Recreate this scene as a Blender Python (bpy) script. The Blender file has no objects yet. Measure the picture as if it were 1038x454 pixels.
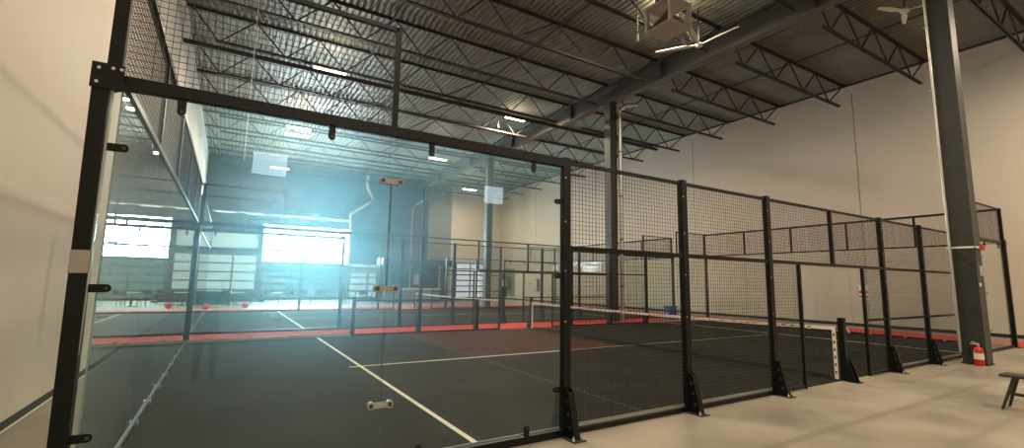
import bpy, math, random
from mathutils import Vector, Matrix
random.seed(7)
C = bpy.context.scene.collection
PI = math.pi

# ------------------------------------------------------------------ materials
def mat(name, col, rough=.6, metal=0., emit=None, es=0., spec=None):
    m = bpy.data.materials.new(name); m.use_nodes = True
    b = m.node_tree.nodes['Principled BSDF']
    b.inputs['Base Color'].default_value = (*col, 1)
    b.inputs['Roughness'].default_value = rough
    b.inputs['Metallic'].default_value = metal
    if spec is not None: b.inputs['Specular IOR Level'].default_value = spec
    if emit:
        b.inputs['Emission Color'].default_value = (*emit, 1)
        b.inputs['Emission Strength'].default_value = es
    return m

def noisy(name, stops, scale=3., rough=.7, bump=0., detail=6, stretch=(1, 1, 1), spec=None, metal=0., rr=None):
    """colour ramp over object-space noise"""
    m = mat(name, stops[0][1], rough, metal, spec=spec)
    nt = m.node_tree; N = nt.nodes; L = nt.links; b = N['Principled BSDF']
    tc = N.new('ShaderNodeTexCoord'); mp = N.new('ShaderNodeMapping'); mp.inputs['Scale'].default_value = stretch
    no = N.new('ShaderNodeTexNoise'); no.inputs['Scale'].default_value = scale; no.inputs['Detail'].default_value = detail
    cr = N.new('ShaderNodeValToRGB')
    el = cr.color_ramp.elements
    while len(el) < len(stops): el.new(.5)
    for e, (p, c) in zip(el, stops): e.position = p; e.color = (*c, 1)
    L.new(tc.outputs['Object'], mp.inputs['Vector']); L.new(mp.outputs[0], no.inputs['Vector'])
    L.new(no.outputs['Fac'], cr.inputs['Fac']); L.new(cr.outputs[0], b.inputs['Base Color'])
    if rr:
        mr = N.new('ShaderNodeMapRange'); mr.inputs['To Min'].default_value = rr[0]; mr.inputs['To Max'].default_value = rr[1]
        L.new(no.outputs['Fac'], mr.inputs['Value']); L.new(mr.outputs[0], b.inputs['Roughness'])
    if bump:
        bp = N.new('ShaderNodeBump'); bp.inputs['Strength'].default_value = bump; bp.inputs['Distance'].default_value = .02
        n2 = N.new('ShaderNodeTexNoise'); n2.inputs['Scale'].default_value = scale * 12
        L.new(tc.outputs['Object'], n2.inputs['Vector']); L.new(n2.outputs['Fac'], bp.inputs['Height']); L.new(bp.outputs[0], b.inputs['Normal'])
    return m

def glass_mat(name, tint, haze=0., haze_col=(.7, .85, .9), refl=1.8, hr=.3):
    m = bpy.data.materials.new(name); m.use_nodes = True
    nt = m.node_tree; N = nt.nodes; L = nt.links; N.clear()
    out = N.new('ShaderNodeOutputMaterial'); tr = N.new('ShaderNodeBsdfTransparent'); tr.inputs[0].default_value = (*tint, 1)
    gl = N.new('ShaderNodeBsdfGlossy'); gl.inputs['Roughness'].default_value = 0.0
    fr = N.new('ShaderNodeFresnel'); fr.inputs['IOR'].default_value = 1.5
    mul = N.new('ShaderNodeMath'); mul.operation = 'MULTIPLY'; mul.inputs[1].default_value = refl; mul.use_clamp = True
    mx = N.new('ShaderNodeMixShader'); geo = N.new('ShaderNodeNewGeometry')
    ff = N.new('ShaderNodeMath'); ff.operation = 'SUBTRACT'; ff.inputs[0].default_value = 1; L.new(geo.outputs['Backfacing'], ff.inputs[1])
    mf = N.new('ShaderNodeMath'); mf.operation = 'MULTIPLY'
    L.new(fr.outputs[0], mul.inputs[0]); L.new(mul.outputs[0], mf.inputs[0]); L.new(ff.outputs[0], mf.inputs[1]); L.new(mf.outputs[0], mx.inputs[0])
    base = tr
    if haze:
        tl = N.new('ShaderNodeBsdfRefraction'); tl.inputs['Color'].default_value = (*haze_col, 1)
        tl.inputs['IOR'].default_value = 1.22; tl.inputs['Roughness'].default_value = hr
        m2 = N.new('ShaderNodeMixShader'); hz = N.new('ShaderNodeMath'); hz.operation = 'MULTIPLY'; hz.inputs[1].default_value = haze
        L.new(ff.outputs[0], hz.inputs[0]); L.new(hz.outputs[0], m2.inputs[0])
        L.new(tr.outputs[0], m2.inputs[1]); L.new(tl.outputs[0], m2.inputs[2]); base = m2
    L.new(base.outputs[0], mx.inputs[1]); L.new(gl.outputs[0], mx.inputs[2]); L.new(mx.outputs[0], out.inputs[0])
    return m

M = {}
M['black'] = mat('black_powder_coat', (.004, .0045, .0045), .4, spec=.25)
M['wire'] = mat('black_wire', (.022, .020, .017), .5)
M['bolt'] = mat('zinc_bolt', (.62, .6, .55), .3, .9)
M['clear_disc'] = mat('pale_washer', (.36, .38, .34), .35, .3)
M['wallL'] = noisy('painted_wall', [(.3, (.63, .57, .49)), (.7, (.70, .64, .55))], .35, .8, detail=4, stretch=(1, 1, .35))
M['wallR'] = noisy('painted_block', [(.3, (.60, .525, .43)), (.7, (.65, .575, .475))], .3, .85, detail=4)
M['wallB'] = mat('charcoal_panel', (.055, .07, .078), .6)
M['wallG'] = mat('grey_panel', (.22, .23, .20), .7)
M['base'] = mat('black_rubber_base', (.015, .015, .015), .6)
M['concrete'] = noisy('polished_concrete', [(.3, (.23, .20, .15)), (.5, (.33, .29, .225)), (.68, (.43, .385, .305))], .7, .4, .05, 9, (1, 1.0, 1), rr=(.3, .5))
M['red'] = noisy('red_carpet', [(.3, (.62, .035, .025)), (.7, (.75, .06, .04))], 6, .9, .1)
M['line'] = mat('line_white', (.80, .74, .60), .7)
M['line_thin'] = mat('worn_seam', (.11, .105, .085), .8)
M['deck'] = noisy('galvanised_deck', [(.3, (.20, .195, .155)), (.7, (.26, .255, .205))], .5, .5, metal=.15)
M['steel'] = mat('dark_primed_steel', (.035, .033, .030), .55)
M['girder'] = mat('painted_girder', (.075, .07, .063), .42)
M['column'] = noisy('grey_column_paint', [(.3, (.028, .03, .028)), (.7, (.036, .038, .034))], 2, .5)
M['galv'] = mat('galvanised_pipe', (.55, .53, .47), .35, .7)
M['yellow'] = mat('yellow_paint', (.55, .38, .06), .6)
M['white'] = mat('white_paint', (.75, .72, .64), .5)
M['tape'] = mat('net_tape', (.85, .80, .70), .7)
M['netcord'] = mat('net_cord', (.015, .015, .015), .8)
M['ink'] = mat('printed_ink', (.05, .03, .03), .7)
M['redink'] = mat('red_print', (.6, .05, .04), .6)
M['ext_red'] = mat('extinguisher_red', (.55, .02, .015), .3)
M['lamp'] = mat('lamp_lens', (1, 1, 1), .5, emit=(1, .86, .66), es=22)
M['strip'] = mat('strip_lamp_lens', (1, 1, 1), .5, emit=(.8, .95, 1), es=.8)
M['day'] = mat('daylit_glazing', (.8, .9, 1), .3, emit=(.70, .92, 1), es=95)
M['day2'] = mat('daylit_small_window', (.8, .9, 1), .3, emit=(.7, .87, 1), es=9)
M['door_pane'] = mat('translucent_door_panel', (.5, .55, .58), .4, emit=(.75, .88, .95), es=.24)
M['door_pane2'] = mat('bright_door_panel', (.6, .62, .65), .4, emit=(.85, .92, 1), es=.75)
M['door_dim'] = mat('dim_door_panel', (.12, .2, .22), .4, emit=(.35, .7, .8), es=.10)
M['duct'] = mat('sheet_metal_duct', (.42, .37, .31), .5, .2)
M['duct_in'] = mat('duct_inside', (.06, .05, .042), .7)
M['wood_black'] = mat('black_stained_wood', (.028, .022, .018), .4)
M['blue'] = mat('blue_plastic', (.02, .06, .32), .4)
M['paper'] = mat('beige_tape_patch', (.30, .275, .23), .8)
M['sofa'] = mat('charcoal_fabric', (.03, .035, .04), .9)
M['redball'] = mat('red_vinyl', (.8, .04, .05), .4)
M['poster'] = mat('poster_grey', (.16, .15, .17), .6)
M['poster2'] = mat('poster_pink', (.6, .42, .38), .6)
M['skin'] = mat('skin', (.55, .36, .26), .5)
M['shirt'] = mat('dark_shirt', (.03, .03, .035), .8)
M['trousers'] = mat('dark_trousers', (.035, .035, .04), .8)
M['hair'] = mat('dark_hair', (.03, .02, .015), .7)
M['shoe'] = mat('shoe', (.3, .3, .3), .6)
M['glass_near'] = glass_mat('tempered_glass_glare_haze', (.955, .985, .975), .115, (.44, .82, 1.0), 1.6, .82)  # blue haze lobe put into this glass to imitate lens glare round the window
M['glass'] = glass_mat('tempered_glass', (.955, .985, .975), 0, refl=1.9)
M['glass_matt'] = glass_mat('tempered_glass_low_glare', (.955, .985, .975), 0, refl=.35)
M['glass_edge'] = mat('glass_edge_green', (.30, .42, .37), .2)
M['silver'] = mat('silver_edge', (.6, .6, .56), .3, .8)

def turf_mat():
    m = noisy('charcoal_turf', [(.3, (.010, .0105, .008)), (.55, (.016, .0165, .0125)), (.8, (.024, .024, .0185))], .8, .85, .3, 8, (1, 2.2, 1), spec=.12)
    return m
M['turf'] = turf_mat()
M['turf_red'] = noisy('red_brown_turf', [(.3, (.05, .018, .014)), (.7, (.068, .024, .018))], 1.2, .85, .3, spec=.12)

# ------------------------------------------------------------------ mesh builder
class MB:
    def __init__(s): s.v = []; s.f = []; s.mi = []; s.cur = 0; s.smooth = []
    def _add(s, vs, fs, sm=False):
        o = len(s.v); s.v += [tuple(v) for v in vs]
        for f in fs: s.f.append([i + o for i in f]); s.mi.append(s.cur); s.smooth.append(sm)
    def box(s, a, b):
        x0, y0, z0 = a; x1, y1, z1 = b
        if x0 > x1: x0, x1 = x1, x0
        if y0 > y1: y0, y1 = y1, y0
        if z0 > z1: z0, z1 = z1, z0
        s._add([(x0, y0, z0), (x1, y0, z0), (x1, y1, z0), (x0, y1, z0), (x0, y0, z1), (x1, y0, z1), (x1, y1, z1), (x0, y1, z1)],
               [(0, 3, 2, 1), (4, 5, 6, 7), (0, 1, 5, 4), (1, 2, 6, 5), (2, 3, 7, 6), (3, 0, 4, 7)]); return s
    def cbox(s, c, d): return s.box([c[i] - d[i] / 2 for i in range(3)], [c[i] + d[i] / 2 for i in range(3)])
    def bar(s, p, q, w, h=None, up=(0, 0, 1)):
        h = h or w; p = Vector(p); q = Vector(q); d = (q - p).normalized(); u = Vector(up)
        if abs(d.dot(u)) > .98: u = Vector((1, 0, 0))
        a = d.cross(u).normalized() * w / 2; b = a.cross(d).normalized() * h / 2
        vs = [p - a - b, p + a - b, p + a + b, p - a + b, q - a - b, q + a - b, q + a + b, q - a + b]
        s._add(vs, [(0, 3, 2, 1), (4, 5, 6, 7), (0, 1, 5, 4), (1, 2, 6, 5), (2, 3, 7, 6), (3, 0, 4, 7)]); return s
    def tube(s, pts, r, n=10, r2=None):
        pts = [Vector(p) for p in pts]; rings = []
        for i, p in enumerate(pts):
            d = (pts[min(i + 1, len(pts) - 1)] - pts[max(i - 1, 0)]).normalized()
            u = Vector((0, 0, 1)) if abs(d.z) < .95 else Vector((1, 0, 0))
            a = d.cross(u).normalized(); b = a.cross(d)
            rr = r if r2 is None else r + (r2 - r) * i / (len(pts) - 1)
            rings.append([p + (a * math.cos(2 * PI * k / n) + b * math.sin(2 * PI * k / n)) * rr for k in range(n)])
        vs = [v for R_ in rings for v in R_]; fs = []
        for i in range(len(rings) - 1):
            for k in range(n): fs.append((i * n + k, i * n + (k + 1) % n, (i + 1) * n + (k + 1) % n, (i + 1) * n + k))
        s._add(vs, fs, True)
        s._add(rings[0], [tuple(reversed(range(n)))]); s._add(rings[-1], [tuple(range(n))]); return s
    def lathe(s, prof, c=(0, 0, 0), n=20):
        vs = []; fs = []
        for r, z in prof:
            for k in range(n): vs.append((c[0] + r * math.cos(2 * PI * k / n), c[1] + r * math.sin(2 * PI * k / n), c[2] + z))
        for i in range(len(prof) - 1):
            for k in range(n): fs.append((i * n + k, i * n + (k + 1) % n, (i + 1) * n + (k + 1) % n, (i + 1) * n + k))
        s._add(vs, fs, True); s._add(vs[:n], [tuple(reversed(range(n)))]); s._add(vs[-n:], [tuple(range(n))]); return s
    def prism(s, poly, off):
        n = len(poly); off = Vector(off); vs = [Vector(p) for p in poly] + [Vector(p) + off for p in poly]
        s._add(vs, [tuple(range(n)), tuple(reversed(range(n, 2 * n)))] + [(i, i + n, (i + 1) % n + n, (i + 1) % n) for i in range(n)]); return s
    def build(s, name, m, parent=None, bevel=0, loc=None):
        me = bpy.data.meshes.new(name); me.from_pydata(s.v, [], s.f)
        ms = m if isinstance(m, (list, tuple)) else [m]
        for k in ms: me.materials.append(M[k] if isinstance(k, str) else k)
        for p, mi, sm in zip(me.polygons, s.mi, s.smooth): p.material_index = mi; p.use_smooth = sm
        me.update(); me.validate()
        import bmesh
        bm = bmesh.new(); bm.from_mesh(me); bmesh.ops.recalc_face_normals(bm, faces=bm.faces); bm.to_mesh(me); bm.free()
        o = bpy.data.objects.new(name, me); C.objects.link(o)
        if loc: o.location = loc
        if parent is not None:
            o.parent = parent
            o.location = Vector(o.location) - Vector(parent.location) if not loc else o.location
        if bevel:
            md = o.modifiers.new('bevel', 'BEVEL'); md.width = bevel; md.segments = 2; md.limit_method = 'ANGLE'
        return o

def tag(o, label=None, cat=None, group=None, kind=None):
    if label: o['label'] = label
    if cat: o['category'] = cat
    if group: o['group'] = group
    if kind: o['kind'] = kind
    return o
def thing(name, label, cat, loc=(0, 0, 0), group=None):
    """an Empty at the thing's base; children are given in world coordinates and shifted by build()"""
    o = bpy.data.objects.new(name, None); C.objects.link(o); o.location = loc; o.empty_display_size = .2
    return tag(o, label, cat, group)
def struct(name, mb, m, parent=None, **k):
    o = mb.build(name, m, parent, **k)
    if parent is None: o['kind'] = 'structure'
    return o
def copy_tree(o, parent=None):
    c = o.copy(); C.objects.link(c); c.parent = parent
    for ch in [x for x in C.objects if x.parent == o]: copy_tree(ch, c)
    return c

# ------------------------------------------------------------------ building shell
XL, XR, YF, YB, ZD = -1.08, 23.8, -24.0, 36.0, 10.62
mb = MB().box((XL - .3, YF - .3, -.3), (XR + .3, YB + .3, 0)); struct('floor', mb, 'concrete')
mb = MB().box((XL - .3, YF, 0), (XL, YB, ZD + .3)); struct('wall_left', mb, 'wallL')
mb = MB().box((XR, YF, 0), (XR + .3, YB, ZD + .3)); struct('wall_right', mb, 'wallR')
mb = MB()
for y in (-18, -6.5, 5, 13.4, 22, 30): mb.box((XR - .012, y - .012, .12), (XR, y + .012, 10.2))
struct('trim_2', mb, 'wallG')
mb = MB().box((XL, YB, 0), (15.9, YB + .3, ZD + .3)); struct('wall_back', mb, 'wallB')
mb = MB().box((15.9, YB, 0), (18.3, YB + .3, ZD + .3)); struct('wall_back', mb, 'wallG')
mb = MB().box((18.3, YB, 0), (XR, YB + .3, ZD + .3)); struct('wall_back', mb, 'wallR')
mb = MB().box((XL, YF - .3, 0), (XR, YF, ZD + .3)); struct('wall_front', mb, 'wallR')
mb = MB().box((XL, YF, 0), (XL + .02, YB, .095)); struct('baseboard_left', mb, 'base')
mb = MB().box((XR - .02, YF, 0), (XR, YB, .12)); struct('baseboard_right', mb, 'base')
mb = MB().box((XL + .02, YB - .02, 0), (XR - .02, YB, .12)); struct('baseboard_back', mb, 'base')
mb = MB().box((XL + .02, YF, .0), (XL + .035, YB, .014)); struct('trim_3', mb, 'line')
# corrugated roof deck, ribs running front to back
mb = MB(); prof = []; p = .21; x = XL
while x < XR:
    prof += [(x, ZD), (x + .05, ZD), (x + .075, ZD + .085), (x + .165, ZD + .085), (x + .19, ZD)]; x += p
n = len(prof); vs = [(a, YF, z) for a, z in prof] + [(a, YB, z) for a, z in prof]
mb._add(vs, [(i, i + 1, i + 1 + n, i + n) for i in range(n - 1)]); mb.box((XL - .3, YF - .3, ZD + .1), (XR + .3, YB + .3, ZD + .25))
struct('ceiling', mb, 'deck')
mb = MB().box((XR - .06, YF, 10.54), (XR, YB, ZD)); struct('trim_1', mb, 'steel')

# ------------------------------------------------------------------ roof steel
def joist(name, x0, x1, y, bots, b0, b1, label, group, yellow=False):
    t = thing(name, label, 'roof joist', (x0, y, 9.5), group)
    zt, zb = 10.612, 9.5
    m = MB()
    for s in (-1, 1):
        m.box((x0, y + s * .012, zt), (x1, y + s * .065, zt - .012)); m.box((x0, y + s * .012, zt), (x1, y + s * .020, zt - .095))
    m.box((x0, y - .065, zt - .07), (x0 + .25, y + .065, zt - .01)); m.box((x1 - .25, y - .065, zt - .07), (x1, y + .065, zt - .01))
    m.build('top_chord', 'steel', t)
    m = MB()
    for s in (-1, 1):
        m.box((b0, y + s * .012, zb), (b1, y + s * .06, zb + .012)); m.box((b0, y + s * .012, zb), (b1, y + s * .020, zb + .09))
    m.build('bottom_chord', 'steel', t)
    m = MB(); tops = [x0 + .15] + [(bots[i] + bots[i + 1]) / 2 for i in range(len(bots) - 1)] + [x1 - .15]
    for i, b in enumerate(bots):
        m.bar((tops[i], y, zt - .04), (b, y, zb + .03), .042); m.bar((b, y, zb + .03), (tops[i + 1], y, zt - .04), .042)
    m.build('web', 'steel', t)
    if yellow:
        MB().box((x0, y - .08, zt - .16), (x0 + .14, y + .08, zt - .02)).build('bearing_seat', 'yellow', t)
    return t
LB = [-.1 + 2.06 * i for i in range(7)]; LB[-1] = 13.45; LB[5] = 11.45
JY = [-.5 + 2.875 * k for k in range(-7, 13)]
first = None
order = ['the nearest', 'the second', 'the third', 'the fourth', 'the fifth', 'the sixth', 'the seventh', 'the eighth', 'the ninth', 'the tenth', 'the eleventh', 'the twelfth', 'the thirteenth']
for y in JY:
    k = round((y + .5) / 2.875)
    isY = abs(y - 16.75) < .1
    if k < 1: lab = f'roof joist over the aisle, left wall to girder, {order[-k]} back from the near column'
    else: lab = f'dark open-web joist from left wall to girder, {order[min(k-1,12)]} one past the aisle'
    tg = 'roof joists between left wall and girder'
    joist('roof_joist', XL, 14.86, y, LB, XL + .9, 14.15, lab, tg, yellow=isY)
    if k < 1: lab = f'roof joist over the aisle, girder to right wall, {order[-k]} back from the near column'
    else: lab = f'dark open-web joist from girder to right wall, {order[min(k-1,12)]} one past the aisle'
    joist('roof_joist', 15.14, XR, y, [16.15, 18.2, 20.2, 22.28], 15.7, 23.2, lab, 'roof joists between girder and right wall')
m = MB().box((14.85, YF, 9.72), (15.15, YB, 9.745)).box((14.85, YF, 10.5), (15.15, YB, 10.525)).box((14.992, YF, 9.74), (15.008, YB, 10.51))
y = YF + 3.2
while y < YB:
    m.box((14.86, y, 9.745), (14.992, y + .012, 10.5)); m.box((15.008, y, 9.745), (15.14, y + .012, 10.5)); y += 5.75
g = m.build('roof_girder', 'girder'); tag(g, 'long grey roof girder carried on the row of steel columns', 'girder')
for x, lab in ((19.3, 'thin bridging angle crossing the joists by the long right wall'), (4.9, 'thin bridging angle crossing the joists nearest the left wall'), (9.9, 'thin bridging angle crossing the joists midway to the girder')):
    o = MB().box((x, YF, 10.43), (x + .04, YB, 10.47)).build('bridging_bar', 'steel'); tag(o, lab, 'roof bracing')

def column(y, label, pipe=False):
    t = thing('steel_column', label, 'column', (15, y, 0))
    m = MB().box((14.8, y - .2, .02), (15.2, y + .2, 9.70)); m.build('shaft', 'column', t, bevel=.012)
    MB().box((14.78, y - .22, 0), (15.22, y + .22, .02)).build('base_plate', 'steel', t)
    MB().box((14.8, y - .26, 9.70), (15.2, y + .26, 9.72)).build('cap_plate', 'steel', t)
    return t
column(-.5, 'dark grey square steel column standing beside the red extinguisher')
column(11, 'dark square steel column between the two courts with bright pipe alongside')
column(22.5, 'slim-looking dark steel column on the far side of the second court')
column(34, 'dark steel column nearest the back wall beside white downpipes')
column(-12, 'dark steel column in the aisle behind the camera')

# pipes
t = thing('downpipe', 'bright galvanised downpipe with elbow beside the column between courts', 'pipe', (15.2, 10.62, 0))
MB().tube([(15.22, 10.62, .0), (15.22, 10.62, 9.25)], .085, 14).build('pipe_run', 'galv', t)
MB().tube([(15.22, 10.62, 9.22), (15.25, 10.6, 9.4), (15.5, 10.5, 9.6), (16.0, 10.3, 9.68)], .09, 14).build('elbow', 'galv', t)
for z in (1.5, 3.5, 5.4, 7.4): MB().lathe([(.1, 0), (.1, .05)], (15.22, 10.62, z), 14).build('strap', 'steel', t)
t = thing('conduit', 'thin pale conduit running up the left side of the near column', 'conduit', (14.76, -.28, 0))
MB().tube([(14.77, -.29, .25), (14.77, -.29, 9.6)], .028, 8).build('pipe_run', 'galv', t)
for z in (1.1, 3.4, 4.9, 6.3, 7.9): MB().box((14.74, -.32, z), (14.8, -.22, z + .03)).build('strap', 'galv', t)
t = thing('cable_strap', 'pale strap tied round the near column ending in a red tag', 'strap', (14.8, -.7, 2.55))
MB().box((14.785, -.72, 2.53), (14.8, -.22, 2.57)).box((14.785, -.73, 2.53), (15.1, -.70, 2.57)).build('strap', 'tape', t)
MB().box((14.98, -.80, 2.49), (15.1, -.73, 2.6)).build('tag', 'redink', t)
o = MB().box((14.93, -.716, 1.92), (15.12, -.70, 2.14)).build('notice_plate', 'galv', bevel=.004); tag(o, 'small grey plate fixed on the side of the near column', 'plate')
o = MB().box((14.83, -.72, 1.68), (14.9, -.70, 1.76)).build('wall_switch', 'white', bevel=.004); tag(o, 'tiny white switch box low on the near column', 'switch')
# extinguisher
t = thing('fire_extinguisher', 'red fire extinguisher standing at the foot of the near column', 'fire extinguisher', (14.72, -.62, 0))
MB().lathe([(.07, 0), (.082, .02), (.082, .31), (.07, .36), (.03, .39), (.022, .42)], (14.70, -.60, 0.005), 20).build('cylinder', 'ext_red', t)
MB().lathe([(.0835, .13), (.0835, .26)], (14.70, -.60, 0.005), 20).build('paper_label', 'white', t)
MB().lathe([(.025, .42), (.03, .44), (.02, .46)], (14.70, -.60, 0.005), 12).bar((14.70, -.60, .46), (14.64, -.52, .50), .02).bar((14.70, -.60, .45), (14.62, -.50, .455), .018).build('valve_handle', 'silver', t)
MB().tube([(14.70, -.60, .445), (14.66, -.48, .43), (14.64, -.47, .33), (14.64, -.48, .2)], .011, 8).build('hose', 'black', t)

# ------------------------------------------------------------------ lamps
def lamp(x, y, z=9.62, label='', ob=True, e=1.):
    t = thing('ceiling_light', label, 'ceiling light', (x, y, z), 'linear high bay lights')
    MB().box((x - .6, y - .16, z + .03), (x + .6, y + .16, z + .09)).build('housing', 'steel', t, bevel=.01)
    m = MB().box((x - .58, y - .14, z), (x + .58, y - .01, z + .03)).box((x - .58, y + .01, z), (x + .58, y + .14, z + .03)); m.build('lens', 'lamp', t)
    m = MB()
    for s in (-.5, .5): m.tube([(x + s, y, z + .09), (x + s, y, ZD)], .006, 6)
    m.build('hanger', 'steel', t)
    for nm, dz, rot, en in (('lamp_down', -.02, 0, 560 * e), ('lamp_up', .12, PI, 38 if e == 1 else 20)):
        l = bpy.data.lights.new(nm, 'AREA'); l.shape = 'RECTANGLE'; l.size = 1.15; l.size_y = .28; l.energy = en; l.color = (1, .83, .62)
        lo = bpy.data.objects.new(nm, l); lo.location = (x, y, z + dz); lo.rotation_euler = (rot, 0, 0); C.objects.link(lo)
for x, y, z, lab in ((3.5, 14.1, 9.5, 'bright linear ceiling light on window side, largest lamp seen through the glass'),
    (3.4, 22.4, 9.55, 'front one of the twin bright lamps close together on the window side'),
    (3.45, 23.6, 9.5, 'rear one of the twin bright lamps close together on the window side'),
    (3.4, 32.9, 9.5, 'small far lamp on the window side close to the back wall'),
    (11.9, 23.9, 9.5, 'bright far lamp beside the girder in the middle of the hall'),
    (17.9, 31.5, 9.4, 'small far lamp just past the girder near the back wall'),
    (12.95, 15.9, 10.06, 'lamp hidden by a joist above the lit bracing near the second column'),
    (12.0, 5.3, 10.1, 'lamp above the hanging metal diffuser box'),
    (3.4, 4.8, 9.5, 'lamp high over the near court beyond the top of the picture'),
    (3.4, -4.6, 9.5, 'lamp over the aisle where the picture is taken'),
    (12.0, -6.0, 9.5, 'lamp over the aisle towards the bench'),
    (19.5, -3.5, 9.5, 'lamp over the aisle towards the right wall'),
    (19.5, -13, 9.5, 'lamp farther back over the aisle on the right'),
    (3.4, -14, 9.5, 'lamp farther back over the aisle on the left'),
    (12.0, -15, 9.5, 'lamp farther back over the middle of the aisle')):
    lamp(x, y, z, lab, e=1.7 if y == 15.9 else 1.)
# strip lamps near back wall
t = thing('strip_light_row', 'long suspended run of narrow lamps above the bright back window', 'strip light', (4.3, 35.2, 6.3))
MB().bar((-.5, 35.2, 6.36), (9.0, 35.2, 6.36), .06).build('rail', 'white', t)
m = MB()
for i in range(5): m.box((-.3 + i * 1.9, 35.17, 6.29), (.9 + i * 1.9, 35.23, 6.33))
m.build('lens', 'strip', t)
m = MB()
for i in range(6): m.tube([(-.3 + i * 1.8, 35.2, 6.39), (-.3 + i * 1.8, 35.2, ZD)], .008, 6)
m.build('hanger', 'steel', t)

# hanging duct diffuser
t = thing('air_diffuser', 'square sheet-metal air diffuser box hanging below the roof', 'air diffuser', (10.52, 3.92, 8.5))
x0, x1, y0, y1, z0, z1 = 10.1, 10.94, 3.46, 4.36, 8.5, 9.2
MB().box((x0, y0, z0), (x1, y1, z0 + .03)).build('bottom_pan', 'duct', t)
for x in (x0, x1 - .1):
    for y in (y0, y1 - .1): MB().box((x, y, z0 + .03), (x + .1, y + .1, z1 - .06)).build('corner_strut', 'duct', t)
m = MB().box((x0, y0, z1 - .06), (x1, y0 + .05, z1)).box((x0, y1 - .05, z1 - .06), (x1, y1, z1)).box((x0, y0 + .05, z1 - .06), (x0 + .05, y1 - .05, z1)).box((x1 - .05, y0 + .05, z1 - .06), (x1, y1 - .05, z1))
m.box((x0 + .05, y0 + .05, z1 - .02), (x1 - .05, y1 - .05, z1)); m.build('top_rim', 'duct', t)
cx, cy = 10.52, 3.91
m = MB()
a = .40; vs = [(cx - a, cy - a, z0 + .03), (cx + a, cy - a, z0 + .03), (cx + a, cy + a, z0 + .03), (cx - a, cy + a, z0 + .03), (cx, cy, z0 + .62)]
m._add(vs, [(0, 1, 4), (1, 2, 4), (2, 3, 4), (3, 0, 4), (3, 2, 1, 0)]); m.build('deflector_cone', 'duct_in', t)
MB().lathe([(.33, z1), (.33, ZD)], (cx, cy, 0), 28).build('supply_duct', 'duct_in', t)
for x, y, z, lab in ((9.76, 4.3, 8.15, 'tiny sprinkler drop hanging beside the air diffuser box'), (12.1, 16.2, 9.5, 'tiny sprinkler drop near the brightly lit bracing')):
    t = thing('sprinkler', lab, 'sprinkler', (x, y, z))
    MB().tube([(x, y, z + .05), (x, y, ZD)], .012, 6).build('drop_pipe', 'steel', t)
    MB().lathe([(.02, 0), (.045, .02), (.03, .06), (.02, .2)], (x, y, z), 10).build('sprinkler_head', 'white', t)
o = MB().tube([(XL, 13.98, 9.36), (21.4, 14.0, 9.36)], .085, 12).build('sprinkler_main', 'steel'); tag(o, 'thick dark sprinkler main running below the roof joists across the girder', 'pipe')
def fan(x, y, z, r, rots, label):
    t = thing('ceiling_fan', label, 'ceiling fan', (x, y, z))
    MB().tube([(x, y, z + .08), (x, y, ZD)], .02, 8).build('downrod', 'steel', t)
    MB().lathe([(.03, -.07), (.1, -.05), (.12, 0), (.1, .05), (.03, .09)], (x, y, z), 18).build('motor', 'white', t)
    for a in rots:
        a = math.radians(a); d = Vector((math.cos(a), math.sin(a), 0)); n = Vector((-d.y, d.x, 0)); c = Vector((x, y, z))
        pl = [c + d * .09 - n * .03 + Vector((0, 0, -.012)), c + d * r * .4 - n * .075 + Vector((0, 0, -.02)), c + d * r - n * .04 + Vector((0, 0, -.015)), c + d * r + n * .04 + Vector((0, 0, .01)), c + d * r * .4 + n * .075 + Vector((0, 0, .015)), c + d * .09 + n * .03 + Vector((0, 0, .01))]
        MB().prism(pl, (0, 0, .012)).build('blade', 'white', t)
fan(16.91, .75, 9.6, .85, (-75, 20, 155), 'white three-blade ceiling fan seen left of the near column top')
fan(13.25, 4.95, 9.35, 1.35, (-88, 125, 205), 'white three-blade ceiling fan partly behind the air diffuser box')
# chain
m = MB(); k = 0; z = 4.3
while z < 9.5:
    if k % 2: m.box((.895, 8.12, z), (.915, 8.13, z + .055))
    else: m.box((.90, 8.115, z), (.91, 8.135, z + .055))
    z += .05; k += 1
o = m.build('hanging_chain', 'silver'); tag(o, 'long pale chain hanging down from a roof joist over the near court', 'chain')
# pipes at back
t = thing('vent_duct', 'pale flue duct with a kinked elbow coming down the dark back wall', 'duct', (10.1, 35.5, 0))
MB().tube([(9.15, 35.7, 0.02), (9.15, 35.7, 6.9)], .10, 12).build('pipe_run', 'duct', t)
MB().tube([(9.15, 35.7, 6.85), (9.3, 35.6, 7.15), (10.5, 35.5, 8.0), (10.9, 35.5, 8.4), (10.3, 35.5, 9.4), (10.25, 35.5, ZD)], .16, 12).build('elbow', 'galv', t)
for x, lab in ((14.35, 'left one of two pale downpipes near the back wall column'), (15.75, 'right one of two pale downpipes near the back wall column')):
    t = thing('downpipe', lab, 'pipe', (x, 35.3, 0))
    MB().tube([(x, 35.6, .0), (x, 35.6, 8.0), (x + .25, 35.3, 8.3), (x + 1.0, 34.6, 8.9), (x + 1.0, 34.4, 9.65)], .07, 10).build('pipe_run', 'galv', t)

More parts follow.
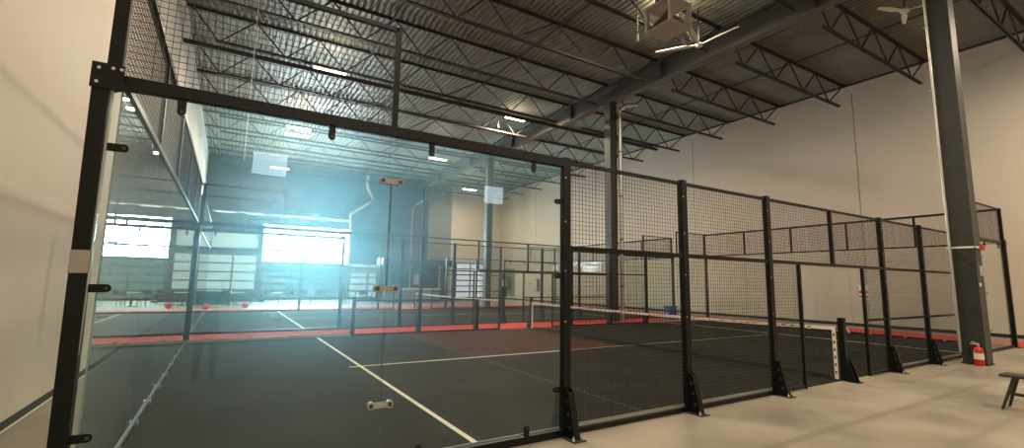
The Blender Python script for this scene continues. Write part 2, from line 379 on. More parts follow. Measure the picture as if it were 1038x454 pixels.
# ------------------------------------------------------------------ back wall doors and window
def sectional(n, x0, x1, z0, z1, rows, cols, pm, yy=YB, label=None):
    """a garage door: frame in dark metal, one pane per cell kept in a single mesh"""
    m = MB(); dw = (x1 - x0) / cols; dh = (z1 - z0) / rows
    for i in range(cols + 1): m.box((x0 + i * dw - .05, yy - .10, z0), (x0 + i * dw + .05, yy - .02, z1))
    for j in range(rows + 1): m.box((x0, yy - .095, z0 + j * dh - .05 if j else z0), (x1, yy - .025, z0 + j * dh + .05))
    f = struct(f'door_{n}', m, 'wallB')
    m = MB().box((x0 + .02, yy - .055, z0 + .02), (x1 - .02, yy - .035, z1 - .02)); m.build('pane', pm, f)
    return f
sectional(1, -.5, 2.6, .12, 3.3, 5, 2, 'door_pane')
sectional(2, -.5, 2.6, 3.75, 5.0, 1, 1, 'door_pane')
sectional(3, 2.95, 9.0, .12, 2.8, 5, 3, 'door_dim')
sectional(4, 9.35, 12.3, .12, 2.95, 5, 2, 'door_pane')
sectional(5, 18.9, 21.8, .12, 3.3, 6, 2, 'door_pane2')
f = struct('window_1', MB().box((2.85, YB - .12, 2.85), (2.95, YB - .02, 5.75)).box((9.25, YB - .12, 2.85), (9.35, YB - .02, 5.75)).box((2.95, YB - .12, 5.65), (9.25, YB - .02, 5.75)).box((2.95, YB - .12, 2.85), (9.25, YB - .02, 2.93)).box((2.95, YB - .1, 5.28), (9.25, YB - .04, 5.36)), 'wallG')
MB().box((2.95, YB - .07, 2.93), (9.25, YB - .05, 5.65)).build('pane', 'day', f)
for n, (xa, xb, za, zb) in ((2, (1.45, 3.1, 7.15, 8.35)), (3, (15.4, 16.9, 7.0, 8.2))):
    f = struct(f'window_{n}', MB().box((xa - .08, YF, za - .08), (xb + .08, YF + .05, za)).box((xa - .08, YF, zb), (xb + .08, YF + .05, zb + .08)).box((xa - .08, YF, za), (xa, YF + .05, zb)).box((xb, YF, za), (xb + .08, YF + .05, zb)), 'white')
    MB().box((xa, YF + .01, za), (xb, YF + .03, zb)).build('pane', 'day2', f)

# ------------------------------------------------------------------ courts
def wire_panel(p0, ax, L, z0, z1, parent, pitch=.05, r=.0019):
    """welded wire mesh in one mesh: p0 start, ax 'X' or 'Y' direction along fence"""
    m = MB(); X, Y = p0
    n = int(round(L / pitch))
    def P(a, z, o=0): return (X + a, Y + o, z) if ax == 'X' else (X + o, Y + a, z)
    for i in range(1, n):
        a = i * L / n
        q0 = P(a - r, z0, -r); q1 = P(a + r, z1, r); m.box(q0, q1)
    nz = int(round((z1 - z0) / pitch))
    for j in range(1, nz):
        z = z0 + j * (z1 - z0) / nz
        q0 = P(0, z - r, r); q1 = P(L, z + r, 3 * r); m.box(q0, q1)
    o = m.build('mesh_panel', 'wire', parent); return o

def post(parent, X, Y, z1, out=None, a=.10, b=.08, z0=0, bolts=True, gz=.5):
    """one fence post; out = (dx,dy) gives the outward stiffener foot with bolt holes"""
    p = MB().box((X - a / 2, Y - b / 2, z0), (X + a / 2, Y + b / 2, z1)).build('post', 'black', parent, bevel=.006)
    def sub(m, name, mt):
        o = m.build(name, mt); o.parent = p; o.matrix_parent_inverse = Matrix.Identity(4)
        o.location = -Vector(parent.location) - 0 * Vector((0, 0, 0)) - Vector(p.location)
        return o
    # p.location = -parent.location so that world verts line up; sub-parts need zero offset relative to p
    def sub0(m, name, mt):
        o = m.build(name, mt); o.parent = p; o.location = (0, 0, 0); return o
    if out:
        dx, dy = out
        f0 = b / 2 if dy else a / 2; th = .012
        def Q(o, z, s): return (X + s, Y + dy * o, z) if dy else (X + dx * o, Y + s, z)
        m = MB()
        for s in (-.04, .028):
            poly = [Q(f0, .012, s), Q(f0 + .17, .012, s), Q(f0 + .155, .08, s), Q(f0 + .06, gz - .03, s), Q(f0 + .03, gz, s), Q(f0, gz, s)]
            m.prism(poly, (th, 0, 0) if dy else (0, th, 0))
        poly = [Q(f0 + .165, .012, -.04), Q(f0 + .173, .012, -.04), Q(f0 + .065, gz - .03, -.04), Q(f0 + .055, gz - .03, -.04)]
        m.prism(poly, (.08, 0, 0) if dy else (0, .08, 0))
        sub0(m, 'stiffener_foot', 'black')
        for z, o_ in ((.12, .095), (.25, .07), (.37, .05)):
            c = Vector(Q(f0 + o_, z, -.041)); e = Vector(Q(f0 + o_, z, -.046)); sub0(MB().tube([c, e], .022, 12), 'hole_cap', 'steel')
        c = Q(f0 + .07, .006, 0); sub0(MB().cbox(c, (.16, .30, .012) if dy else (.30, .16, .012)), 'foot_plate', 'steel')
        for s in (-.06, .06):
            c = Q(f0 + .18, .012, s); sub0(MB().lathe([(.016, 0), (.016, .02), (.008, .02), (.008, .045)], c, 8), 'anchor_bolt', 'clear_disc')
    return p

def clampset(parent, pts, ax, out, big=False):
    """disc-ended glass clamps; pts = list of (a, z, kind)"""
    pass

def glass(parent, X, Y, ax, L, z0, z1, mt='glass'):
    t = .006
    g_ = .006
    if ax == 'X': m = MB().box((X + g_, Y - t, z0), (X + L - g_, Y + t, z1))
    else: m = MB().box((X - t, Y + g_, z0), (X + t, Y + L - g_, z1))
    # keep only a single sheet for the transparent faces plus a real edge strip
    o = m.build('glass_panel', mt, parent)
    me = o.data; me.materials.append(M['glass_edge'])
    for p in me.polygons:
        n = p.normal; big = abs(n.y) > .9 if ax == 'X' else abs(n.x) > .9
        if not big: p.material_index = 1
    return o

def disc_clamp(parent, c, ax, out, length=.16, vertical=False, mat_='clear_disc'):
    """joint clamp: two round washers bridged by a strip, standing a little proud of the glass"""
    m = MB(); x, y, z = c; hl = length / 2
    for s in (-1, 1):
        if vertical: cc = (x, y, z + s * hl)
        else: cc = (x + s * hl, y, z) if ax == 'X' else (x, y + s * hl, z)
        d = Vector((0, out, 0)) if ax == 'X' else Vector((out, 0, 0))
        m.cur = 0; m.tube([Vector(cc) - d * .02, Vector(cc) + d * .02], .033, 16)
        m.cur = 1; m.tube([Vector(cc) + d * .02, Vector(cc) + d * .028], .019, 10)
    m.cur = 0
    if ax == 'X': m.cbox((x, y + out * .009, z), (length, .006, .05) if not vertical else (.05, .006, length))
    else: m.cbox((x + out * .009, y, z), (.006, length, .05) if not vertical else (.006, .05, length))
    return m.build('glass_clamp', [mat_, 'steel'], parent)

def tab_clamp(parent, c, ax, out, dirv):
    """black tab reaching from the frame onto the glass with one bolt; dirv = unit direction (a,z) from frame onto glass"""
    x, y, z = c; da, dz = dirv; m = MB()
    L_ = .10
    def P(a, zz, o): return (x + a, y + out * o, zz) if ax == 'X' else (x + out * o, y + a, zz)
    p = P(0, z, .02); q = P(da * L_, z + dz * L_, .02)
    m.cur = 0
    w = .055
    if da: m.box(P(min(0, da * L_), z - w / 2, .012), P(max(0, da * L_), z + w / 2, .024))
    else: m.box(P(-w / 2, min(z, z + dz * L_), .012), P(w / 2, max(z, z + dz * L_), .024))
    e = Vector(P(da * L_, z + dz * L_, .012)); f = Vector(P(da * L_, z + dz * L_, .026)); m.tube([e, f], .028, 14)
    m.cur = 1; f2 = Vector(P(da * L_, z + dz * L_, .034)); m.tube([f, f2], .012, 10)
    return m.build('glass_clamp', ['black', 'steel'], parent)

def glass_section(X0, Y, xs, side, label, hi, near=False, s=1):
    """side glass: two 2 m sheets, 3 m high, mesh above the sheet next to the corner (x in hi)"""
    t = thing('court_glazing', label, 'court glass wall', (xs[0], Y, 0))
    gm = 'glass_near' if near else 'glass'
    a, b = xs
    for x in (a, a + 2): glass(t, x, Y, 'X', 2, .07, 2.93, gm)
    MB().box((a, Y - .04, 2.93), (b - .05, Y + .04, 3.02)).build('top_beam', 'black', t)
    MB().box((a, Y - .035, 0), (b - .05, Y + .035, .075)).build('bottom_rail', 'black', t)
    if Y < 11: MB().box((a, Y - side * .036, .012), (b - .05, Y - side * .046, .085)).build('kick_strip', 'clear_disc', t)
    h0, h1 = hi
    MB().box((h0, Y - .02, 3.96), (h1, Y + .02, 4.0)).build('upper_rail', 'black', t)
    e = h1 if h1 not in (a, b) else h0
    MB().box((e - .025, Y - .02, 3.02), (e + .025, Y + .02, 4.0)).build('upper_post', 'black', t)
    wire_panel((h0, Y), 'X', h1 - h0, 3.02, 3.96, t)
    out = side
    for z in (.55, 1.54, 2.51): disc_clamp(t, (a + 2, Y, z), 'X', out)
    for da in (.4, 1.46, 2.37, 3.55):
        tab_clamp(t, (a + da, Y, 2.93), 'X', out, (0, -1)); 
    if near or Y == 10:
        for da in (.5, 1.4, 2.35, 3.5): tab_clamp(t, (a + da, Y, .05 if near else -.02), 'X', out, (0, 1))
    return t

def end_wall(X, Y0, label, out, near=False, gm='glass'):
    t = thing('court_glazing', label, 'court glass wall', (X, Y0, 0))
    for k in range(5): glass(t, X, Y0 + 2 * k, 'Y', 2, .05, 2.95, gm)
    MB().box((X - .025, Y0 + .05, 2.95), (X + .025, Y0 + 9.95, 3.0)).build('top_beam', 'black', t)
    MB().box((X - .03, Y0 + .05, 0), (X + .03, Y0 + 9.95, .05)).build('bottom_rail', 'black', t)
    MB().box((X - .03, Y0, 3.93), (X + .03, Y0 + 10, 4.0)).build('upper_rail', 'black', t)
    for k in range(1, 5):
        MB().box((X - .02, Y0 + 2 * k - .03, 3.0), (X + .02, Y0 + 2 * k + .03, 3.93)).build('upper_post', 'black', t)
    for k in range(5): wire_panel((X, Y0 + 2 * k), 'Y', 2, 3.0, 3.93, t)
    for k in range(1, 5):
        for s in (-.5, .5): MB().cbox((X - out * .036, Y0 + 2 * k + s, .04), (.012, .09, .04)).build('glass_clamp', 'silver', t)
    return t

def corner_post(X, Y, sx, sy, label):
    t = thing('corner_post', label, 'fence post', (X, Y, 0))
    cx_, cy_ = X + sx * .06, Y + sy * .02
    lean = .035 if X == 0 and Y == 0 else 0      # the nearest post stands a touch out of plumb
    MB().bar((cx_ + lean, cy_, .015), (cx_, cy_, 3.06), .095, .10, up=(0, 1, 0)).build('lower_post', 'black', t, bevel=.005)
    MB().box((X - .042, cy_ - .04, 3.06), (X + .042, cy_ + .04, 4.0)).build('upper_post', 'black', t, bevel=.004)
    MB().box((cx_ - .13, cy_ - .13, 0), (cx_ + .13, cy_ + .13, .015)).build('foot_plate', 'steel', t)
    # joint plate with bolts
    yy = cy_ + sy * .056
    MB().box((X + sx * .115, yy - .005, 2.89), (X - sx * .06, yy + .005, 3.07)).build('joint_plate', 'black', t)
    for dx, dz in ((.075, 3.03), (.08, 2.93), (.0, 3.04), (-.045, 3.04)):
        MB().tube([(X + sx * dx, yy, dz), (X + sx * dx, yy + sy * .012, dz)], .011, 8).build('bolt', 'bolt', t)
    m = MB().prism([(X - sx * .02, yy, 2.94), (X - sx * .17, yy, 2.94), (X - sx * .15, yy, 2.92), (X - sx * .02, yy, 2.87)], (0, sy * .01, 0)); m.build('gusset', 'black', t)
    return t

def side_fence(Y, side, style, label):
    """mesh part of a long side, x 4..16. style 'full' or 'low' (reduced bay x 4..8)"""
    t = thing('court_fence', label, 'court fence', (10, Y, 0))
    for X in (4, 6, 8, 12, 14, 16):
        if style == 'low' and X in (4, 8):
            post(t, X, Y, 1.03, (0, side)); continue
        post(t, X, Y, 3.04, (0, side))
    if style == 'low': post(t, 8, Y, 3.0, None, .06, .05, 2.0)
    post(t, 10, Y, 3.0, None, .07, .06, 2.0)
    rails = []
    MB().box((4.05, Y - .02, 2.97), (15.95, Y + .02, 3.01)).build('top_rail', 'black', t)
    segs = [(4.05, 5.95), (6.05, 7.95), (12.05, 13.95), (14.05, 15.95)]
    for i, (a, b) in enumerate(segs):
        low = style == 'low' and i < 2
        if low:
            MB().box((a - .1, Y - .03, .99), (b + .1, Y + .03, 1.04)).build('middle_rail', 'black', t)
        else:
            MB().box((a, Y - .025, 1.98), (b, Y + .025, 2.03)).build('middle_rail', 'black', t)
        if (style == 'full' and i >= 2) :
            MB().box((a, Y - .02, .99), (b, Y + .02, 1.03)).build('middle_rail', 'black', t)
        MB().box((a, Y - .02, .014), (b, Y + .02, .06)).build('bottom_rail', 'black', t)
        if Y < 1: MB().box((a, Y - side * .021, .012), (b, Y - side * .03, .10)).build('kick_strip', 'clear_disc', t)
        wire_panel((a, Y), 'X', b - a, .09, .99 if low else 2.97, t)
    # doorway bay: lintel rail, upper mesh, two jambs with side infill
    MB().box((8.05, Y - .03, 1.98), (11.95, Y + .03, 2.03)).build('lintel_rail', 'black', t)
    wire_panel((8.05, Y), 'X', 1.92, 2.03, 2.97, t); wire_panel((10.03, Y), 'X', 1.92, 2.03, 2.97, t)
    for a, b, j in ((8.05, 8.85, 8.85), (11.1, 11.95, 11.1)):
        MB().box((j - .025, Y - .025, 0), (j + .025, Y + .025, 1.98)).build('door_jamb', 'black', t)
        MB().box((a, Y - .02, .014), (b, Y + .02, .06)).build('bottom_rail', 'black', t)
        wire_panel((min(a, j), Y), 'X', b - a, .09, 1.98, t)
        if j > 10: MB().box((a, Y - .02, .99), (b, Y + .02, 1.03)).build('middle_rail', 'black', t)
    # bolts up the posts
    if Y == 0:
        for X in (4, 6, 8, 12, 14, 16):
            for z in (.35, 1.2, 1.75, 2.3, 2.8): MB().tube([(X - .03, Y + side * .04, z), (X - .03, Y + side * .046, z)], .009, 8).build('post_bolt', 'bolt', t)
    return t

def net(Y0, label):
    NX = 10.13
    t = thing('court_net', label, 'net', (NX, Y0 + 5, 0))
    for Y, s in ((Y0 + .0, -1), (Y0 + 10.0, 1)):
        p = MB().box((NX - .02, Y - .05, .0), (NX + .08, Y + .05, 1.08)).build('net_post', 'black', t, bevel=.005)
        m = MB().prism([(NX + .08, Y + s * .06, .01), (NX + .08, Y + s * .20, .01), (NX + .08, Y + s * .06, .42)], (.012, 0, 0)).prism([(NX - .03, Y + s * .06, .01), (NX - .03, Y + s * .20, .01), (NX - .03, Y + s * .06, .42)], (.012, 0, 0))
        m.box((NX - .06, Y + s * .05, 0), (NX + .12, Y + s * .24, .012))
        o = m.build('stiffener_foot', 'black'); o.parent = p; o.location = (0, 0, 0)
    def zt(u): return .92 - .04 * (1 - (2 * u - 1) ** 2)
    n = 24; m = MB(); ys = [Y0 + .12 + (9.76) * i / n for i in range(n + 1)]
    for i in range(n):
        za, zb = zt(i / n), zt((i + 1) / n)
        for dx in (-.006, .006):
            m._add([(NX + dx, ys[i], za - .06), (NX + dx, ys[i + 1], zb - .06), (NX + dx, ys[i + 1], zb), (NX + dx, ys[i], za)], [(0, 1, 2, 3)])
        m._add([(NX - .006, ys[i], za), (NX + .006, ys[i], za), (NX + .006, ys[i + 1], zb), (NX - .006, ys[i + 1], zb)], [(0, 1, 2, 3)])
    rnd = random.Random(3)      # small illegible print along the tape, part of its surface
    for i in range(60):
        y = Y0 + .5 + i * .15 + rnd.random() * .03; u = (y - Y0 - .12) / 9.76; z = zt(u) - .03
        m.cur = 2 if (i // 6) % 2 else 1
        if rnd.random() < .6: m.box((NX - .0085, y, z - .010), (NX - .006, y + .04 + .04 * rnd.random(), z + .010))
    m.build('top_tape', ['tape', 'ink', 'redink'], t)
    for y in (Y0 + .12, Y0 + 9.88):
        sp = MB().box((NX - .01, y - .028, .0), (NX + .01, y + .028, .92)).build('side_strap', 'tape', t)
        for k in range(6): o = MB().box((NX - .014, y - .012, .1 + k * .13), (NX - .01, y + .012, .15 + k * .13)).build('printed_mark', 'ink'); o.parent = sp; o.location = (0, 0, 0)
    m = MB(); r = .0014
    for k in range(1, int(9.5 / .06)):
        y = Y0 + .25 + k * .06; m.box((NX - r, y - r, .03), (NX + r, y + r, .84))
    for k in range(14):
        z = .04 + k * .06; m.box((NX - r, Y0 + .25, z - r), (NX + r, Y0 + 9.75, z + r))
    m.box((NX - .012, Y0 + .2, .02), (NX + .012, Y0 + 9.8, .07)); m.build('netting', 'netcord', t)
    # turnbuckle / winder on the near post
    MB().tube([(NX + .08, Y0 - .02, .9), (NX + .13, Y0 - .02, .9), (NX + .15, Y0 - .06, .82)], .018, 8).build('winder', 'silver', t)
    return t

def court(Y0, nm):
    o = struct('floor', MB().box((.03, Y0 + .03, 0), (19.97, Y0 + 9.97, .012)), 'turf')
    z = .0125
    for a, b in (((3.02, Y0 + .1, z), (3.08, Y0 + 9.9, z + .001)), ((16.92, Y0 + .1, z), (16.98, Y0 + 9.9, z + .001)), ((2.85, Y0 + 4.97, z), (17.15, Y0 + 5.03, z + .0015))):
        MB().box(a, b).build('court_line', 'line', o)
    m = MB()
    for k, x in enumerate((5.45,)): m.box((x - .008, Y0 + .1, z - .0003), (x + .008, Y0 + 9.9, z + .0005))
    m.build('turf_seam', 'line_thin', o)
    return o
c1 = court(0, 'near'); c2 = court(12, 'far')
MB().box((5.46, 5.03, .0122), (9.6, 9.95, .0128)).build('turf_patch', 'turf_red', c1)
# red carpet strips
struct('floor', MB().box((-.06, 10.06, 0), (20.3, 11.94, .014)), 'red')
struct('floor', MB().box((-.06, 22.06, 0), (20.3, 24.3, .014)), 'red')
struct('floor', MB().box((20.3, -.1, 0), (22.25, 23.6, .014)), 'red')
struct('floor', MB().box((XL + .02, -5, 0), (-.16, 24, .0035)), 'concrete')

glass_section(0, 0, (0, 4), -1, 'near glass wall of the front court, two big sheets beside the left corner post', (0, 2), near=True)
glass_section(16, 0, (16.05, 20), -1, 'clear glass wall behind the near steel column at the far right corner', (18, 20))
glass_section(0, 10, (0, 4), 1, 'glass wall across the front court, at its window-side end', (0, 2))
glass_section(16, 10, (16.05, 20), 1, 'glass wall across the front court near the blue bin', (18, 20))
glass_section(0, 12, (0, 4), -1, 'glass side wall of the second court facing the red strip, window-side end', (0, 2))
glass_section(16, 12, (16.05, 20), -1, 'glass side wall of the second court facing the red strip, far right end', (18, 20))
glass_section(0, 22, (0, 4), 1, 'glass side wall of the second court facing the lounge tables', (0, 2))
glass_section(16, 22, (16.05, 20), 1, 'glass side wall of the second court towards the posters', (18, 20))
side_fence(0, -1, 'full', 'nearest black wire-mesh side fence with doorway by the net post')
side_fence(10, 1, 'low', 'far side fence of the front court along the red strip with low bay')
side_fence(12, -1, 'full', 'near side mesh fence of the second court behind the red strip')
side_fence(22, 1, 'full', 'rearmost mesh fence in front of the lounge area')
end_wall(.05, 0, 'end glass wall running away beside the left wall, reflecting the court', -1)
end_wall(20, 0, 'end glass wall of the front court in front of the long right wall', 1)
end_wall(0, 12, 'end glass wall of the second court along the left wall', -1)
end_wall(20, 12, 'end glass wall of the second court towards the right wall', 1, gm='glass_matt')
for X, Y, sx, sy, lab in ((0, 0, -1, -1, 'thick black corner post close to camera with beige tape patch'),
    (20, 0, 1, -1, 'black corner post of the front court seen right of the steel column'),
    (.13, 10.02, -1, 1, 'black corner post where the end glass meets the red strip'),
    (20, 10, 1, 1, 'far black corner post of the front court beside the blue bin'),
    (0, 12, -1, -1, 'black corner post of the second court at the red strip near left wall'),
    (20, 12, 1, -1, 'black corner post of the second court at the red strip near right wall'),
    (0, 22, -1, 1, 'farthest black corner post beside the lounge and left wall'),
    (20, 22, 1, 1, 'farthest black corner post towards the posters')):
    cp = corner_post(X, Y, sx, sy, lab)
    if X == 0 and Y == 0:
        MB().box((-.094, -.0745, 1.63), (.006, -.0705, 1.78)).build('tape_patch', 'paper', cp)
        for z in (.57, 1.53, 2.5): tab_clamp(cp, (0.0, 0, z), 'X', -1, (1, 0))
        MB().box((.0, -.055, .06), (.010, -.03, 2.93)).build('edge_strip', 'clear_disc', cp)
for z in (.49, 1.69, 2.52):
    pass
net(0, 'white-taped net across the front court'); net(12, 'white-taped net across the second court')
# clamps on the mesh post side
t = [o for o in C.objects if o.name == 'court_glazing'][0]
for z in (.49, 1.69, 2.52): tab_clamp(t, (3.96, 0, z), 'X', -1, (-1, 0))

# small sign on the end glass, pole boxes, bin
t = thing('notice_sign', 'small red, white and black notice on the far end wall of the front court', 'sign', (19.93, 3.3, 1.5))
MB().box((19.90, 3.43, 1.22), (19.915, 3.70, 1.72)).build('board', 'white', t)
MB().box((19.896, 3.43, 1.42), (19.90, 3.70, 1.52)).build('red_band', 'redink', t)
MB().box((19.896, 3.43, 1.28), (19.90, 3.70, 1.33)).build('black_band', 'ink', t)
t = thing('camera_stand', 'slim pole with black camera boxes standing by the second court net', 'camera', (10, 11.8, 0))
MB().box((9.92, 11.70, 1.7), (10.08, 11.85, 1.95)).build('camera_housing', 'black', t, bevel=.01)
MB().box((9.88, 11.66, 1.05), (10.12, 11.86, 1.45)).build('control_box', 'black', t, bevel=.01)
MB().box((9.98, 11.86, .0), (10.02, 11.9, 2.0)).build('pole', 'black', t)
t = thing('storage_bin', 'blue plastic bin on the red strip behind the front court', 'bin', (18.9, 11.2, 0))
bx, by = 18.9, 11.2
m = MB()
for a, b in (((bx - .2, by - .2, .02), (bx + .2, by - .18, .58)), ((bx - .2, by + .18, .02), (bx + .2, by + .2, .58)), ((bx - .2, by - .18, .02), (bx - .18, by + .18, .58)), ((bx + .18, by - .18, .02), (bx + .2, by + .18, .58)), ((bx - .2, by - .2, .015), (bx + .2, by + .2, .03))): m.box(a, b)
m.build('bin_body', 'blue', t); m = MB()
for a, b in (((bx - .23, by - .23, .57), (bx + .23, by - .18, .61)), ((bx - .23, by + .18, .57), (bx + .23, by + .23, .61)), ((bx - .23, by - .18, .57), (bx - .18, by + .18, .61)), ((bx + .18, by - .18, .57), (bx + .23, by + .18, .61))): m.box(a, b)
m.build('bin_rim', 'blue', t)
MB().box((bx - .235, by - .04, .2), (bx - .2, by + .06, .3)).build('bin_label', 'white', t)

# bench at right
t = thing('wooden_bench', 'low black wooden bench with splayed legs standing on the aisle floor', 'bench', (10.25, -2.7, 0))
m = MB(); m.box((10.0, -3.55, .43), (10.32, -1.98, .465)); m.build('seat', 'wood_black', t, bevel=.014)
for sy, yb in ((1, -2.12), (-1, -3.41)):
    for sx in (-1, 1):
        MB().tube([(10.16 + sx * .08, yb, .43), (10.16 + sx * .16, yb + sy * .13, 0)], .024, 8, .017).build('leg', 'wood_black', t)
for sy, yb in ((1, -2.06), (-1, -3.47)):
    MB().tube([(10.04, yb, .2), (10.28, yb, .2)], .012, 6).build('stretcher', 'wood_black', t)
MB().tube([(10.06, -2.07, .22), (10.06, -3.46, .22)], .012, 6).build('stretcher', 'wood_black', t)
MB().tube([(10.26, -2.07, .17), (10.26, -3.46, .17)], .012, 6).build('stretcher', 'wood_black', t)

# ------------------------------------------------------------------ lounge at the back
def chair(x, y, rz, label, src=[None]):
    if src[0] is None:
        t = thing('cafe_chair', label, 'chair', (x, y, 0), 'lounge chairs'); t.location = (0, 0, 0)
        MB().box((-.21, -.21, .44), (.21, .21, .47)).build('seat', 'sofa', t, bevel=.01)
        MB().box((-.2, .19, .62), (.2, .215, .88)).build('backrest', 'sofa', t, bevel=.01)
        for sx in (-1, 1):
            for sy in (-1, 1):
                MB().tube([(sx * .18, sy * .18, .44 if sy < 0 else .88), (sx * .21, sy * .21, 0)], .012, 6).build('leg', 'black', t)
        src[0] = t
    else: t = copy_tree(src[0])
    t.location = (x, y, 0); t.rotation_euler = (0, 0, rz); t['label'] = label; return t
def table(x, y, label, src=[None]):
    if src[0] is None:
        t = thing('cafe_table', label, 'table', (0, 0, 0), 'lounge tables')
        MB().lathe([(.4, .72), (.41, .735), (.4, .75)], (0, 0, 0), 28).build('tabletop', 'white', t)
        MB().lathe([(.035, .03), (.03, .72)], (0, 0, 0), 12).build('pedestal', 'black', t)
        MB().lathe([(.25, 0), (.25, .015), (.05, .035)], (0, 0, 0), 20).build('foot', 'black', t)
        src[0] = t
    else: t = copy_tree(src[0])
    t.location = (x, y, 0); t['label'] = label; return t
spots = ((3.6, 28.2, "under the window's left part"), (5.6, 29.4, "under the window's middle"),
         (7.4, 28.4, "under the window's right part"), (9.4, 28.8, "right of the window"), (1.4, 28.6, "between the two sofas"))
for i, (x, y, w) in enumerate(spots):
    table(x, y, f'round white lounge table {w}')
    for k in range(4):
        an = i * .5 + k * PI / 2 + .4
        chair(x + .62 * math.cos(an), y + .62 * math.sin(an), an - PI / 2, f'dark chair on the {("right", "rear", "left", "front")[k]} side of the round table {w}')
for x, y, w in ((.1, 26.9, 'left charcoal lounge sofa under the pale door beside the left wall'), (2.0, 30.5, 'right charcoal lounge sofa under the pale door panels')):
    t = thing('sofa', w, 'sofa', (x, y, 0))
    MB().box((x - .85, y - .4, .12), (x + .85, y + .4, .42)).build('seat', 'sofa', t, bevel=.05)
    MB().box((x - .85, y + .25, .42), (x + .85, y + .45, .85)).build('backrest', 'sofa', t, bevel=.05)
    for s in (-1, 1): MB().box((x + s * .85 - .1, y - .4, .1), (x + s * .85 + .1, y + .45, .62)).build('armrest', 'sofa', t, bevel=.04)
    for sx in (-1, 1):
        for sy in (-1, 1): MB().tube([(x + sx * .75, y + sy * .33, .12), (x + sx * .77, y + sy * .35, 0)], .02, 8).build('leg', 'black', t)
for x, y, w in ((-.02, 23.95, 'left red ball on the floor before the lounge'), (1.75, 25.5, 'right red ball on the floor before the lounge')):
    pr = [(.001 + .16 * math.sin(PI * k / 12), .16 - .16 * math.cos(PI * k / 12)) for k in range(13)]
    o = MB().lathe(pr, (x, y, 0.002), 20).build('red_ball', 'redball'); tag(o, w, 'ball')
# black booth with screen and counter
t = thing('booth', 'black freestanding booth frame by the back wall', 'booth', (13.2, 30.5, 0))
MB().box((10.5, 31.9, .0), (16.2, 32.0, 3.2)).build('back_panel', 'black', t)
MB().box((10.5, 30.4, 2.75), (16.2, 31.9, 3.25)).build('canopy_beam', 'black', t)
for x in (10.6, 12.6, 15.0, 16.1): MB().box((x - .05, 30.4, 0), (x + .05, 30.5, 2.75)).build('booth_post', 'galv' if x in (12.6, 15.0) else 'black', t)
t = thing('counter', 'long white-topped counter in front of the black booth', 'counter', (12, 29, 0))
MB().box((10.3, 29.0, .98), (14.6, 29.7, 1.05)).build('worktop', 'white', t); MB().box((10.4, 29.05, .0), (14.5, 29.65, .98)).build('cabinet', 'poster', t)
t = thing('stand_poster', 'small lit poster hung inside the black booth', 'poster', (14.2, 31.8, 1.6))
MB().box((13.4, 31.84, 1.3), (13.85, 31.88, 2.1)).build('print', 'poster2', t)
for (ya, yb, za, zb, mm, lab) in ((33.4, 35.5, .3, 2.9, 'poster', 'dark banner on the right wall close to the back corner'), (28.9, 30.2, .45, 2.55, 'poster2', 'pinkish banner on the right wall past the second court')):
    t = thing('wall_banner', lab, 'banner', (XR, ya, za)); MB().box((XR - .03, ya, za), (XR, yb, zb)).build('sheet', 'wallG' if mm == 'poster' else 'wallR', t)
    m = MB(); h = zb - za; w = yb - ya
    m.box((XR - .034, ya + .12 * w, za + .08 * h), (XR - .03, yb - .12 * w, za + .8 * h)); m.build('print', mm, t)
    MB().box((XR - .036, ya + .3 * w, za + .2 * h), (XR - .034, yb - .35 * w, za + .7 * h)).build('figure_print', 'ink', t)
t = thing('exit_light', 'small pale lit box high on the right wall past the second court', 'wall light', (XR, 26.9, 2.6))
MB().box((XR - .08, 26.65, 2.65), (XR, 27.2, 3.1)).build('light_body', 'white', t)
MB().box((XR - .09, 26.7, 2.7), (XR - .08, 27.15, 3.05)).build('lens', 'strip', t)

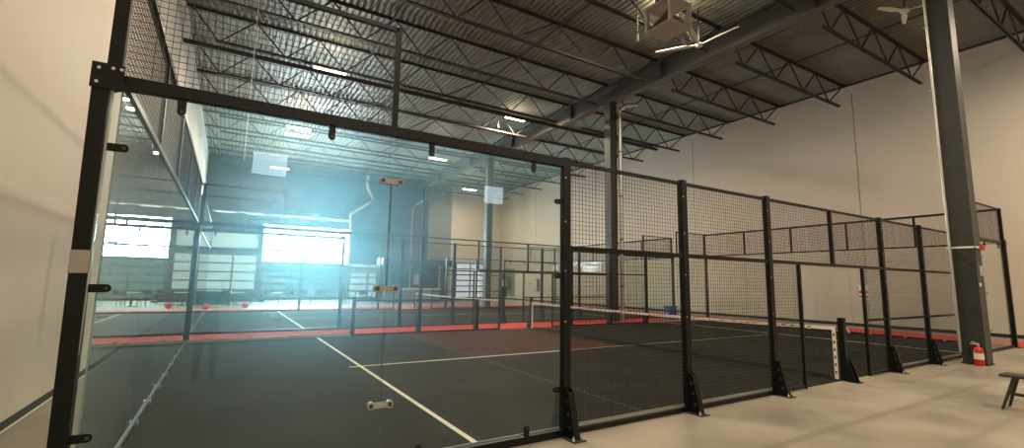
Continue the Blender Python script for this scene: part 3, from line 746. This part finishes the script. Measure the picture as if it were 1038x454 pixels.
# ------------------------------------------------------------------ photographer (seen only as a reflection)
def person():
    yaw = math.radians(58.6); f = Vector((math.cos(yaw), math.sin(yaw), 0)); s = Vector((f.y, -f.x, 0))
    O = Vector((.789, -4.173, 0)) - f * .56 + Vector((.10, 0, 0))
    def P(a, b, z): return tuple(O + s * a + f * b + Vector((0, 0, z)))
    V = []; E_ = []; Rr = []
    def add(p, r, par=None):
        V.append(p); Rr.append(r)
        if par is not None: E_.append((par, len(V) - 1))
        return len(V) - 1
    hip = add(P(0, 0, .95), .15); ab = add(P(0, .0, 1.1), .135, hip); ch = add(P(0, .0, 1.32), .155, ab); nk = add(P(0, .02, 1.48), .06, ch)
    hd0 = add(P(0, .04, 1.56), .065, nk); hd = add(P(0, .05, 1.64), .09, hd0); hd2 = add(P(0, .04, 1.72), .07, hd)
    wr = []
    for sd in (-1, 1):
        sh = add(P(sd * .18, 0, 1.42), .062, ch); el = add(P(sd * .24, .16, 1.2), .045, sh); w = add(P(sd * .095, .40, 1.5), .028, el)
        hp = add(P(sd * .075, .455, 1.57), .03, w)
        for k in range(4):
            b = add(P(sd * (.06 - .0), .47, 1.56 + k * .022), .009, hp); c = add(P(sd * .05, .492, 1.565 + k * .022), .008, b); add(P(sd * .03, .495, 1.567 + k * .022), .007, c)
        th = add(P(sd * .055, .445, 1.6), .011, hp); add(P(sd * .03, .455, 1.63), .009, th)
        h = add(P(sd * .1, 0, .88), .095, hip); kn = add(P(sd * .12, .02, .48), .06, h); an = add(P(sd * .13, -.01, .09), .042, kn)
        to = add(P(sd * .14, .08, .045), .04, an); add(P(sd * .15, .17, .035), .035, to)
    me = bpy.data.meshes.new('person'); me.from_pydata(V, E_, []); me.update()
    o = bpy.data.objects.new('person', me); C.objects.link(o)
    for k in ('skin', 'shirt', 'trousers', 'shoe'): me.materials.append(M[k])
    md = o.modifiers.new('skin', 'SKIN'); md.use_smooth_shade = True
    sk = me.skin_vertices[0].data if me.skin_vertices else None
    if sk is None:
        bpy.context.view_layer.objects.active = o; bpy.ops.mesh.customdata_skin_add(); sk = me.skin_vertices[0].data
    for i, r in enumerate(Rr): sk[i].radius = (r, r)
    sk[0].use_root = True
    sd_ = o.modifiers.new('sub', 'SUBSURF'); sd_.levels = 1; sd_.render_levels = 1
    dg = bpy.context.evaluated_depsgraph_get(); ev = o.evaluated_get(dg); nm = bpy.data.meshes.new_from_object(ev)
    o.modifiers.clear(); o.data = nm; nm.name = 'person'
    nm.materials.clear()
    for k in ('skin', 'shirt', 'trousers', 'shoe'): nm.materials.append(M[k])
    for p in nm.polygons:
        c = p.center; d = c - O; fwd = d.dot(f)
        if c.z < .085: p.material_index = 3
        elif c.z < 1.0: p.material_index = 2
        elif c.z < 1.485 and fwd < .36: p.material_index = 1
        else: p.material_index = 0
        p.use_smooth = True
    tag(o, 'person in dark clothes holding up a phone, reflected faintly in the near glass', 'person')
    m = MB(); pr = [(.001 + .098 * math.sin(PI * k / 10), -.105 * math.cos(PI * k / 10)) for k in range(3, 11)]
    c = O + Vector((0, 0, 1.68)) + f * .02
    m.lathe(pr, tuple(c), 16); h = m.build('hair', 'hair'); h.parent = o
    for sd in (-1, 1):
        e = MB().lathe([(.012, -.03), (.02, 0), (.012, .03)], tuple(O + s * sd * .093 + f * .05 + Vector((0, 0, 1.645))), 8).build('ear', 'skin'); e.parent = o
    nz = O + f * .145 + Vector((0, 0, 1.63)); e = MB().prism([tuple(nz + Vector((0, 0, .03))), tuple(nz - s * .014 - Vector((0, 0, .015))), tuple(nz + s * .014 - Vector((0, 0, .015)))], f * .02).build('nose', 'skin'); e.parent = o
    ph = MB(); c = Vector((.789, -4.173, 1.612)) - f * .03 + s * .07
    ph.bar(tuple(c - s * .078), tuple(c + s * .078), .008, .078); q = ph.build('phone', 'black'); tag(q, 'black phone held up in both hands by the reflected person', 'phone')
person()

# ------------------------------------------------------------------ camera, world, render settings
q = (.7892878, -4.1726909, 1.6150190, 1.0221639, .1302386, .0161254, 472.9395, 522.6966, 224.0625)
yw, pt, rl = q[3:6]
f = Vector((math.cos(yw) * math.cos(pt), math.sin(yw) * math.cos(pt), math.sin(pt)))
s = Vector((math.sin(yw), -math.cos(yw), 0)); u = s.cross(f)
s2 = s * math.cos(rl) + u * math.sin(rl); u2 = -s * math.sin(rl) + u * math.cos(rl)
cam = bpy.data.cameras.new('camera'); co = bpy.data.objects.new('camera', cam); C.objects.link(co)
R_ = Matrix((s2, u2, -f)).transposed().to_4x4(); R_.translation = Vector(q[:3]); co.matrix_world = R_
cam.sensor_width = 36; cam.lens = 36 * q[6] / 1038; cam.shift_x = (519 - q[7]) / 1038; cam.shift_y = -(227 - q[8]) / 1038
cam.clip_start = .03; cam.clip_end = 200
sc = bpy.context.scene; sc.camera = co
w = bpy.data.worlds.new('world'); sc.world = w; w.use_nodes = True
w.node_tree.nodes['Background'].inputs[0].default_value = (.6, .8, 1, 1); w.node_tree.nodes['Background'].inputs[1].default_value = .3
sc.view_settings.view_transform = 'Standard'; sc.view_settings.look = 'None'; sc.view_settings.gamma = 1
sc.view_settings.use_curve_mapping = False; sc.view_settings.exposure = -0.34
sc.cycles.max_bounces = 10; sc.cycles.transparent_max_bounces = 40; sc.cycles.diffuse_bounces = 4; sc.cycles.glossy_bounces = 5
sc.cycles.caustics_reflective = False; sc.cycles.sample_clamp_indirect = 8
sc.cycles.use_denoising = True
